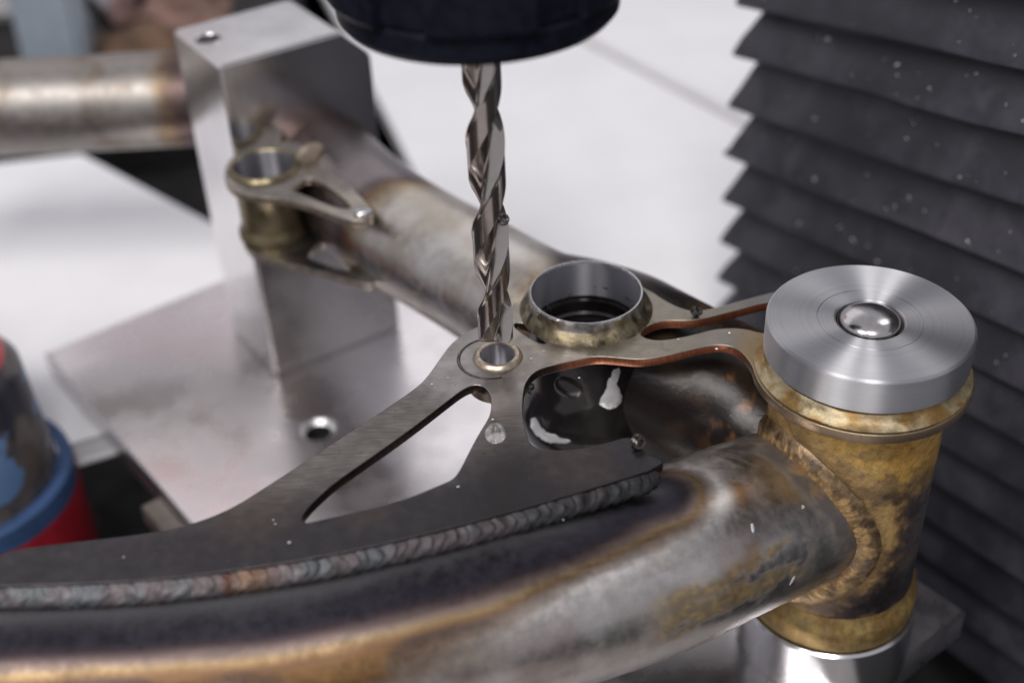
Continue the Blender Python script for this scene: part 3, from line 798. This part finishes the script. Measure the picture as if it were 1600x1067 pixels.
# ------------------------------------------------------------------ drill bit and collet nut
DX, DY = -4.1, 268.6
bit = thing('drill_bit', 'bright twist drill pointing down over the hub hole', 'drill bit', (DX, DY, 5))
RD = 4.6
def dsec(n=96):
    """two-lobed cross-section of a twist drill: land margin, body clearance, two flutes"""
    out = []
    for i in range(n):
        a = 2*math.pi*i/n; q = (a % math.pi)/math.pi
        if q < .40: r = 1.0-.03*sst(.03, .06, q)
        else:
            t = (q-.40)/.60; r = .97-.62*math.sin(math.pi*t)**.8
            r += .03*sst(.95, 1, t)
        out.append((r*RD, a))
    return out
sec = dsec(); V, Fc = [], []; nz = 200; z0, z1, pitch = 6.6, 104.0, 50.0
PH = math.radians(133)
for j in range(nz+1):
    z = z0+(z1-z0)*j/nz
    for r, a in sec:
        b = a+PH+2*math.pi*(z-z0)/pitch
        V.append((DX+r*math.cos(b), DY+r*math.sin(b), z))
n = len(sec)
for j in range(nz):
    for k in range(n): Fc.append((j*n+k, j*n+(k+1) % n, (j+1)*n+(k+1) % n, (j+1)*n+k))
q = len(V)
for sc_, dz in ((.55, -.9), (.15, -1.6)):
    for r, a in sec:
        b = a+PH; V.append((DX+r*sc_*math.cos(b), DY+r*sc_*math.sin(b), z0+dz))
for k in range(n):
    Fc.append((k, q+k, q+(k+1) % n, (k+1) % n)); Fc.append((q+k, q+n+k, q+n+(k+1) % n, q+(k+1) % n))
Fc.append(tuple(q+n+k for k in range(n)))
mesh('fluted_body', V, Fc, M_DRILL, bit, smooth=True, sharp=32)

nut = thing('collet_nut', 'glossy black collet nut of the milling spindle gripping the drill', 'tool holder', (DX, DY, 94))
def slots(r, z, a, j):
    if j in (6, 7, 8, 9):
        q = (a+.5) % (math.pi/3)
        if abs(q-math.pi/6) < .16: return r-2.2, z
    return r, z
lathe('nut_body', [(5.4, 96.5), (9, 94.6), (26.5, 94.0), (29.6, 94.6), (30.9, 96.2), (31.2, 100.4), (32.6, 101.2), (33.2, 102.2), (33.4, 126), (32.6, 127.2), (30, 127.4), (30, 150), (0, 150)], (DX, DY, 0), M_NUT, nut, n=240, rfun=slots, sharp=28)
lathe('collet', [(4.5, 96), (4.6, 95.2), (8.6, 94.2), (9.2, 95.6)], (DX, DY, 0), M_BALL, nut, n=64)
lathe('spindle_nose', [(24, 150), (36, 150.5), (38, 153), (38, 210), (0, 210)], (DX, DY, 0), M_NUT, nut, n=96)

# ------------------------------------------------------------------ rear steel tube behind the block
ra, rb = at(-60, 172, -18), at(312, 153, -18)
rd_ = (rb-ra).normalized()
P = resample([ra-rd_*60, rb+rd_*24], 1.2); T, A_, B_ = frames(P); NT = 72; V, Fc = [], []
RR = 19.0
for i, p in enumerate(P):
    for k in range(NT):
        a = 2*math.pi*k/NT; V.append(p+A_[i]*(RR*math.sin(a))+B_[i]*(RR*math.cos(a)))
for i in range(len(P)-1):
    for k in range(NT):
        k2 = (k+1) % NT; Fc.append((i*NT+k, i*NT+k2, (i+1)*NT+k2, (i+1)*NT+k))
Fc.append(tuple(range(NT))); Fc.append(tuple((len(P)-1)*NT+k for k in range(NT)))
rt = mesh('steel_tube', V, Fc, M_STEEL, None, (ra.x, ra.y, ra.z), smooth=True)
tag(rt, 'straight steel tube with brown heat stains lying behind the block on the left', 'metal tube')
def tint_rear(i):
    p = rt.data.vertices[i].co*1000+ra; d = (rb-p).dot(rd_); n1 = fbm(p, .06, 4); n2 = fbm(p, .16, 4)
    c = lerp3((.31, .29, .27), (.20, .17, .14), sst(-.1, .5, n1)*.6)
    c = lerp3(c, rampc(d+3*n2, [(0, (.10, .075, .08)), (7, (.13, .09, .075)), (11, (.22, .165, .11)), (18, c)]), sst(18, 12, d+3*n2))
    c = lerp3(c, (.20, .13, .08), sst(.2, .6, n1)*.3)
    return c, .46, 1.0, .1
set_attr(rt, tint_rear)

# ------------------------------------------------------------------ bottle at the left edge
bo = at(118, 700, -104); bcx, bcy = bo.x-36*.86-13, bo.y-4
bot = thing('spray_bottle', 'red and blue can with dark body standing at the left edge', 'bottle', (bcx, bcy, -220))
lathe('cup', [(0, -219.9), (39, -219.9), (40.6, -217), (40.6, -123), (40.2, -121.6), (38, -121.5)], (bcx, bcy, 0), plain('red_plastic', (.28, .012, .022), .4, 0, .12, .1), bot, n=80)
lathe('band', [(38, -121.4), (40.3, -121.2), (40.4, -112.5), (39.6, -111.6), (38, -111.7), (36.5, -112.3), (35, -112.6)], (bcx, bcy, 0), plain('blue_plastic', (.04, .085, .20), .6, 0, .15, .1), bot, n=80)
def m_label():
    m = Mat('dark_printed_label')
    c = m.mix(m.rng(m.noise(.05, 3), .42, .58), (.02, .02, .03), (.10, .085, .078)); c = m.mix(m.rng(m.noise(.07, 2, .5, m.coords((1, 1, 1), (.3, .1, 0))), .56, .64), c, (.10, .18, .33))
    m.set(c, .3, 0); return m.m
lathe('can_body', [(35, -112.6), (33, -68), (31, -65), (29, -62)], (bcx, bcy, 0), m_label(), bot, n=80)
lathe('shoulder', [(29, -62), (28, -59), (24, -57.5), (20, -57)], (bcx, bcy, 0), plain('red_shoulder', (.55, .03, .04), .35, 0, .1, .1), bot, n=80)
lathe('neck', [(20, -57), (20, -52), (19, -20), (12, -12), (0, -11)], (bcx, bcy, 0), plain('grey_cap', (.30, .29, .30), .4, 0, .1, .1), bot, n=60)

bench = slab('bench', [(-460, 770), (-60, 830), (-60, 1240), (-460, 1240)], -160, 58, M_FLOOR, b=1); bench['kind'] = 'structure'
# ------------------------------------------------------------------ clutter at the back left
cab = thing('reflection_box', 'added unseen grey box with a red top that gives the base plate its reddish reflection', 'reflector', (-330, 1010, -160))  # added out of view so the base plate picks up a reddish reflection
for nm, z0_, z1_, mt_ in (('body', -159.9, 345, plain('grey_reflector_paint', (.62, .60, .62), .45, 0, .1, .02)), ('red_reflector', 346, 480, plain('red_reflector_paint', (.42, .045, .055), .4, 0, .1, .02))):
    bm = bmesh.new(); box(bm, (-330, 1010, (z0_+z1_)/2), Vector((1, .3, 0)).normalized(), Vector((-.3, 1, 0)).normalized(), Vector((0, 0, 1)), 85, 60, (z1_-z0_)/2); bev(bm, 6, 3)
    bmobj(nm, bm, mt_, cab, smooth=True)
def lump(name, c, r, sc3, mat, label, cat, seed, amp=.3):
    bm = bmesh.new(); bmesh.ops.create_icosphere(bm, subdivisions=4, radius=1)
    for v in bm.verts: v.co *= 1+amp*mn.fractal(v.co*1.3+Vector((seed, 0, 0)), .8, 2, 4)
    bmesh.ops.transform(bm, verts=bm.verts, matrix=Matrix.Translation(c) @ Matrix.Diagonal((r*sc3[0], r*sc3[1], r*sc3[2], 1)))
    return tag(bmobj(name, bm, mat, None, (c.x, c.y, c.z-r*sc3[2]), smooth=True), label, cat)
cA = at(60, 60, -90)
bm = bmesh.new(); box(bm, (cA.x+4, cA.y+20, -75), Vector((1, .1, 0)).normalized(), Vector((-.1, 1, 0)).normalized(), Vector((.05, 0, 1)).normalized(), 19, 18, 85); bev(bm, 5, 3)
o = bmobj('machine_leg', bm, plain('blue_grey_paint', (.30, .35, .40), .45, 0, .12, .03), None, (cA.x, cA.y, -160), smooth=True)
tag(o, 'pale blue grey painted upright at the back left corner', 'machine part')
cB = at(130, 40, -120)
bm = bmesh.new(); box(bm, (cB.x+10, cB.y+40, -135), Vector((1, .25, 0)).normalized(), Vector((-.25, 1, 0)).normalized(), Vector((0, 0, 1)), 62, 40, 25); bev(bm, 4, 3)
tag(bmobj('vise', bm, plain('grey_vise_iron', (.28, .265, .275), .5, .2, .2, .02), None, (cB.x, cB.y, -160), smooth=True), 'blurred grey iron vise body at the back beside the blue upright', 'vise')
cC = at(218, 85, -118)
lump('shop_rag', Vector((cC.x, cC.y, -125)), 26, (1.2, 1, .9), plain('brown_rag', (.13, .075, .045), .8, 0, .5, .06), 'crumpled dark brown rag behind the steel tube', 'rag', 3)
cD = at(170, 92, -118)
lump('paper_towel', Vector((cD.x-16, cD.y-10, -135)), 22, (1.3, .9, .6), plain('grey_towel', (.36, .35, .37), .8, 0, .3, .05), 'crumpled grey paper towel left of the brown rag', 'towel', 9, .45)
cE = at(255, 18, -110)
lump('leather_glove', Vector((cE.x, cE.y+20, -118)), 30, (1.3, 1, .7), plain('tan_leather', (.22, .13, .105), .7, 0, .35, .05), 'tan leather glove lying at the back behind the block', 'glove', 17, .35)
cF = [at(x, y, -100) for x, y in ((70, -40), (88, 0), (105, 28), (150, 30), (200, 10), (240, -20))]
o = tube('cable', [p+Vector((0, 0, 25*math.sin(i*.5))) for i, p in enumerate(resample(catmull(cF, 8), 6))], 3.5, M_NUT, None, tuple(cF[0]))
tag(o, 'black cable looping over the clutter at the back left', 'cable')

# ------------------------------------------------------------------ swarf, coolant and one painted reflection
def spiral(name, c, r, turns, h, wr, label, tilt=(0, 0), mat=M_CHIP, group=None):
    P = []
    R_ = Matrix.Rotation(tilt[0], 3, 'X') @ Matrix.Rotation(tilt[1], 3, 'Y')
    for i in range(int(turns*26)+1):
        a = 2*math.pi*i/26; rr = r*(.75+.25*math.sin(i*.21)); P.append(Vector(c)+R_ @ Vector((rr*math.cos(a), rr*math.sin(a), h*(i/(turns*26)-.5))))
    o = tube(name, P, lambda t: wr*(.6+.4*math.sin(math.pi*t)), mat, None, c, n=6)
    return tag(o, label, 'metal chip', group)
c1 = at(1000, 691, 1.0); spiral('swarf_curl', c1, 1.6, 2.6, 3.2, .55, 'dark curled chip on the gusset corner beside the window', (1.0, .3))
c2 = at(1089, 487, 1.6); spiral('swarf_curl', c2, 1.3, 3.2, 2.2, .55, 'dark round chip curl sitting on the far arm of the plate', (.4, .5))
c3 = at(826, 487, 5); spiral('swarf_curl', (rc[0]-11.5, rc[1]-7.5, 3.2), 3.0, .62, 1.8, .16, 'thin wire loop of swarf hanging inside the bearing ring', (1.1, .5))
c4 = at(783, 352, 40)
spiral('swarf_curl', (DX+3.6, DY-3.2, 43), 1.2, 1.8, 3.4, .5, 'black chip wound round the flute of the drill', (.5, .4))
c5 = at(866, 503, 2.6); spiral('swarf_curl', tuple(c5), 1.0, 1.6, 1.4, .55, 'small black chip lodged on the weld in front of the bearing ring', (.7, .2))
c6 = at(826, 606, -4); spiral('swarf_curl', (at(828, 606, -4)[:]), 1.4, 1.7, 3.0, .4, 'ragged dark chip caught under the plate beside the window', (1.3, .5))

def on_tube(px, py, *TR):
    """first hit of the sight line with round tubes (axis points, radius)"""
    o = Vector((0, 0, CAMH)); v = (Fv+Rv*((px-800)/FPX)-Uv*((py-533.5)/FPX)).normalized(); best = None
    for P, R in TR:
        for k in range(1250, 2500):
            q = o+v*(k*.2)
            j = min(P, key=lambda c: (c-q).length_squared)
            if (q-j).length < R:
                if best is None or k < best[0]: best = (k, q, (q-j).normalized())
                break
    return best[1:] if best else None
FP = catmull(fax, 6)
for (px, py, l) in ((1175, 826, 'bright sliver of aluminium on the front tube nearer the plate'), (1237, 907, 'bright sliver of aluminium low on the front tube near the rusty pivot')):
    hit = on_tube(px, py, (FP, FR))
    if hit:
        q, nn = hit; bm = bmesh.new(); bmesh.ops.create_icosphere(bm, subdivisions=2, radius=1)
        bmesh.ops.transform(bm, verts=bm.verts, matrix=Matrix.Translation(q) @ nn.to_track_quat('Z', 'Y').to_matrix().to_4x4() @ Matrix.Rotation(.9, 4, 'Z') @ Matrix.Diagonal((1.5, .75, .3, 1)))
        tag(bmobj('metal_sliver', bm, M_BRIGHT, None, tuple(q), smooth=True), l, 'metal chip', 'bright slivers on the front tube')
random.seed(8); V, Fc = [], []
pts = [(427, 812), (452, 847), (193, 870), (716, 760), (880, 812), (430, 818), (1120, 545), (1255, 792), (770, 655), (640, 600), (675, 600), (905, 590), (1060, 530), (1140, 520), (700, 590), (830, 560), (850, 548)]
for (px, py) in pts:
    p = at(px, py, .25); s = random.uniform(.22, .45); q = len(V)
    V += [p+Vector((s, 0, 0)), p-Vector((s, 0, 0)), p+Vector((0, s*.7, 0)), p-Vector((0, s*.7, 0)), p+Vector((0, 0, s*.6)), p-Vector((0, 0, s*.6))]
    for a in (0, 1):
        for (m_, n_) in ((2, 4), (4, 3), (3, 5), (5, 2)): Fc.append((q+a, q+m_, q+n_))
o = mesh('metal_dust', V, Fc, M_BRIGHT, None, (0, 250, 0), smooth=False); tag(o, 'tiny bright specks of metal dust scattered over the plate', 'metal dust'); o['kind'] = 'stuff'

def puddle(name, outline, ztop, hgt, mat, label):
    """thin film of liquid with a rounded rim"""
    P = chaikin(outline, 3); c = sum(P, Vector((0, 0)))/len(P); V, Fc = [], []; n = len(P); rings = ((1, 0), (.94, .55), (.8, .85), (.5, 1), (.0, 1.02))
    for s, h in rings:
        for p in P: q = c+(p-c)*s; V.append((q.x, q.y, ztop+h*hgt))
    for j in range(len(rings)-1):
        for k in range(n): Fc.append((j*n+k, j*n+(k+1) % n, (j+1)*n+(k+1) % n, (j+1)*n+k))
    return tag(mesh(name, V, Fc, mat, None, (c.x, c.y, ztop), smooth=True, sharp=0), label, 'coolant')
def m_wet():
    m = Mat('clear_coolant'); m.set((.30, .30, .32), .06, 0, Coat_Weight=1.0, Coat_Roughness=.03); m.set(m.mix(m.rng(m.noise(.2, 4), .4, .6), (.10, .095, .095), (.30, .29, .29))); return m.m
puddle('coolant_drop', tr([(757, 672), (768, 660), (784, 662), (792, 675), (788, 690), (770, 694), (758, 686)]), .0, .35, m_wet(), 'clear coolant drop on the short strut of the gusset plate')
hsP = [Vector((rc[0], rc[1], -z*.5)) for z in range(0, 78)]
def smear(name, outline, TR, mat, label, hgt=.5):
    """film lying on a round wall, for coolant and for a painted white reflection"""
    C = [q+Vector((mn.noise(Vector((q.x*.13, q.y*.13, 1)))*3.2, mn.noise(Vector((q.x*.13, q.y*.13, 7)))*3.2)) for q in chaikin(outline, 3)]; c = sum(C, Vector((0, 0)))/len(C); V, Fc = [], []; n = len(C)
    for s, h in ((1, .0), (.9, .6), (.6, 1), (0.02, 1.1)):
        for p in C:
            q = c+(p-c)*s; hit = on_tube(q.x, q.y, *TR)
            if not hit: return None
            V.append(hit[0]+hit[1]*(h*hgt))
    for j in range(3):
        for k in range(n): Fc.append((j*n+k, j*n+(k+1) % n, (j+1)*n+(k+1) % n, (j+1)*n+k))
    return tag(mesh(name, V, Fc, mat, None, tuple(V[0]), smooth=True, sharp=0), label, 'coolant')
BP = catmull(bax, 10)
smear('coolant_and_glint', [(962, 576), (968, 573), (967, 584), (961, 598), (969, 610), (973, 624), (968, 637), (954, 642), (941, 637), (935, 628), (943, 616), (950, 601), (953, 588)], ((hsP, 16.35),), M_COOL_GLINT, 'painted white reflection, shaped as a drip, on the dark bearing housing inside the window', .4)  # white reflection on the glossy housing, modelled as a pale drip
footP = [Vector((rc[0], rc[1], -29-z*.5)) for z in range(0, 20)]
smear('coolant_and_glint', [(829, 655), (835, 650), (844, 664), (856, 676), (872, 683), (893, 688), (890, 694), (870, 694), (858, 703), (846, 696), (834, 684), (827, 668)], ((hsP, 16.4), (footP, 19.4)), M_COOL_GLINT, 'milky coolant film at the foot of the dark bearing housing', .5)
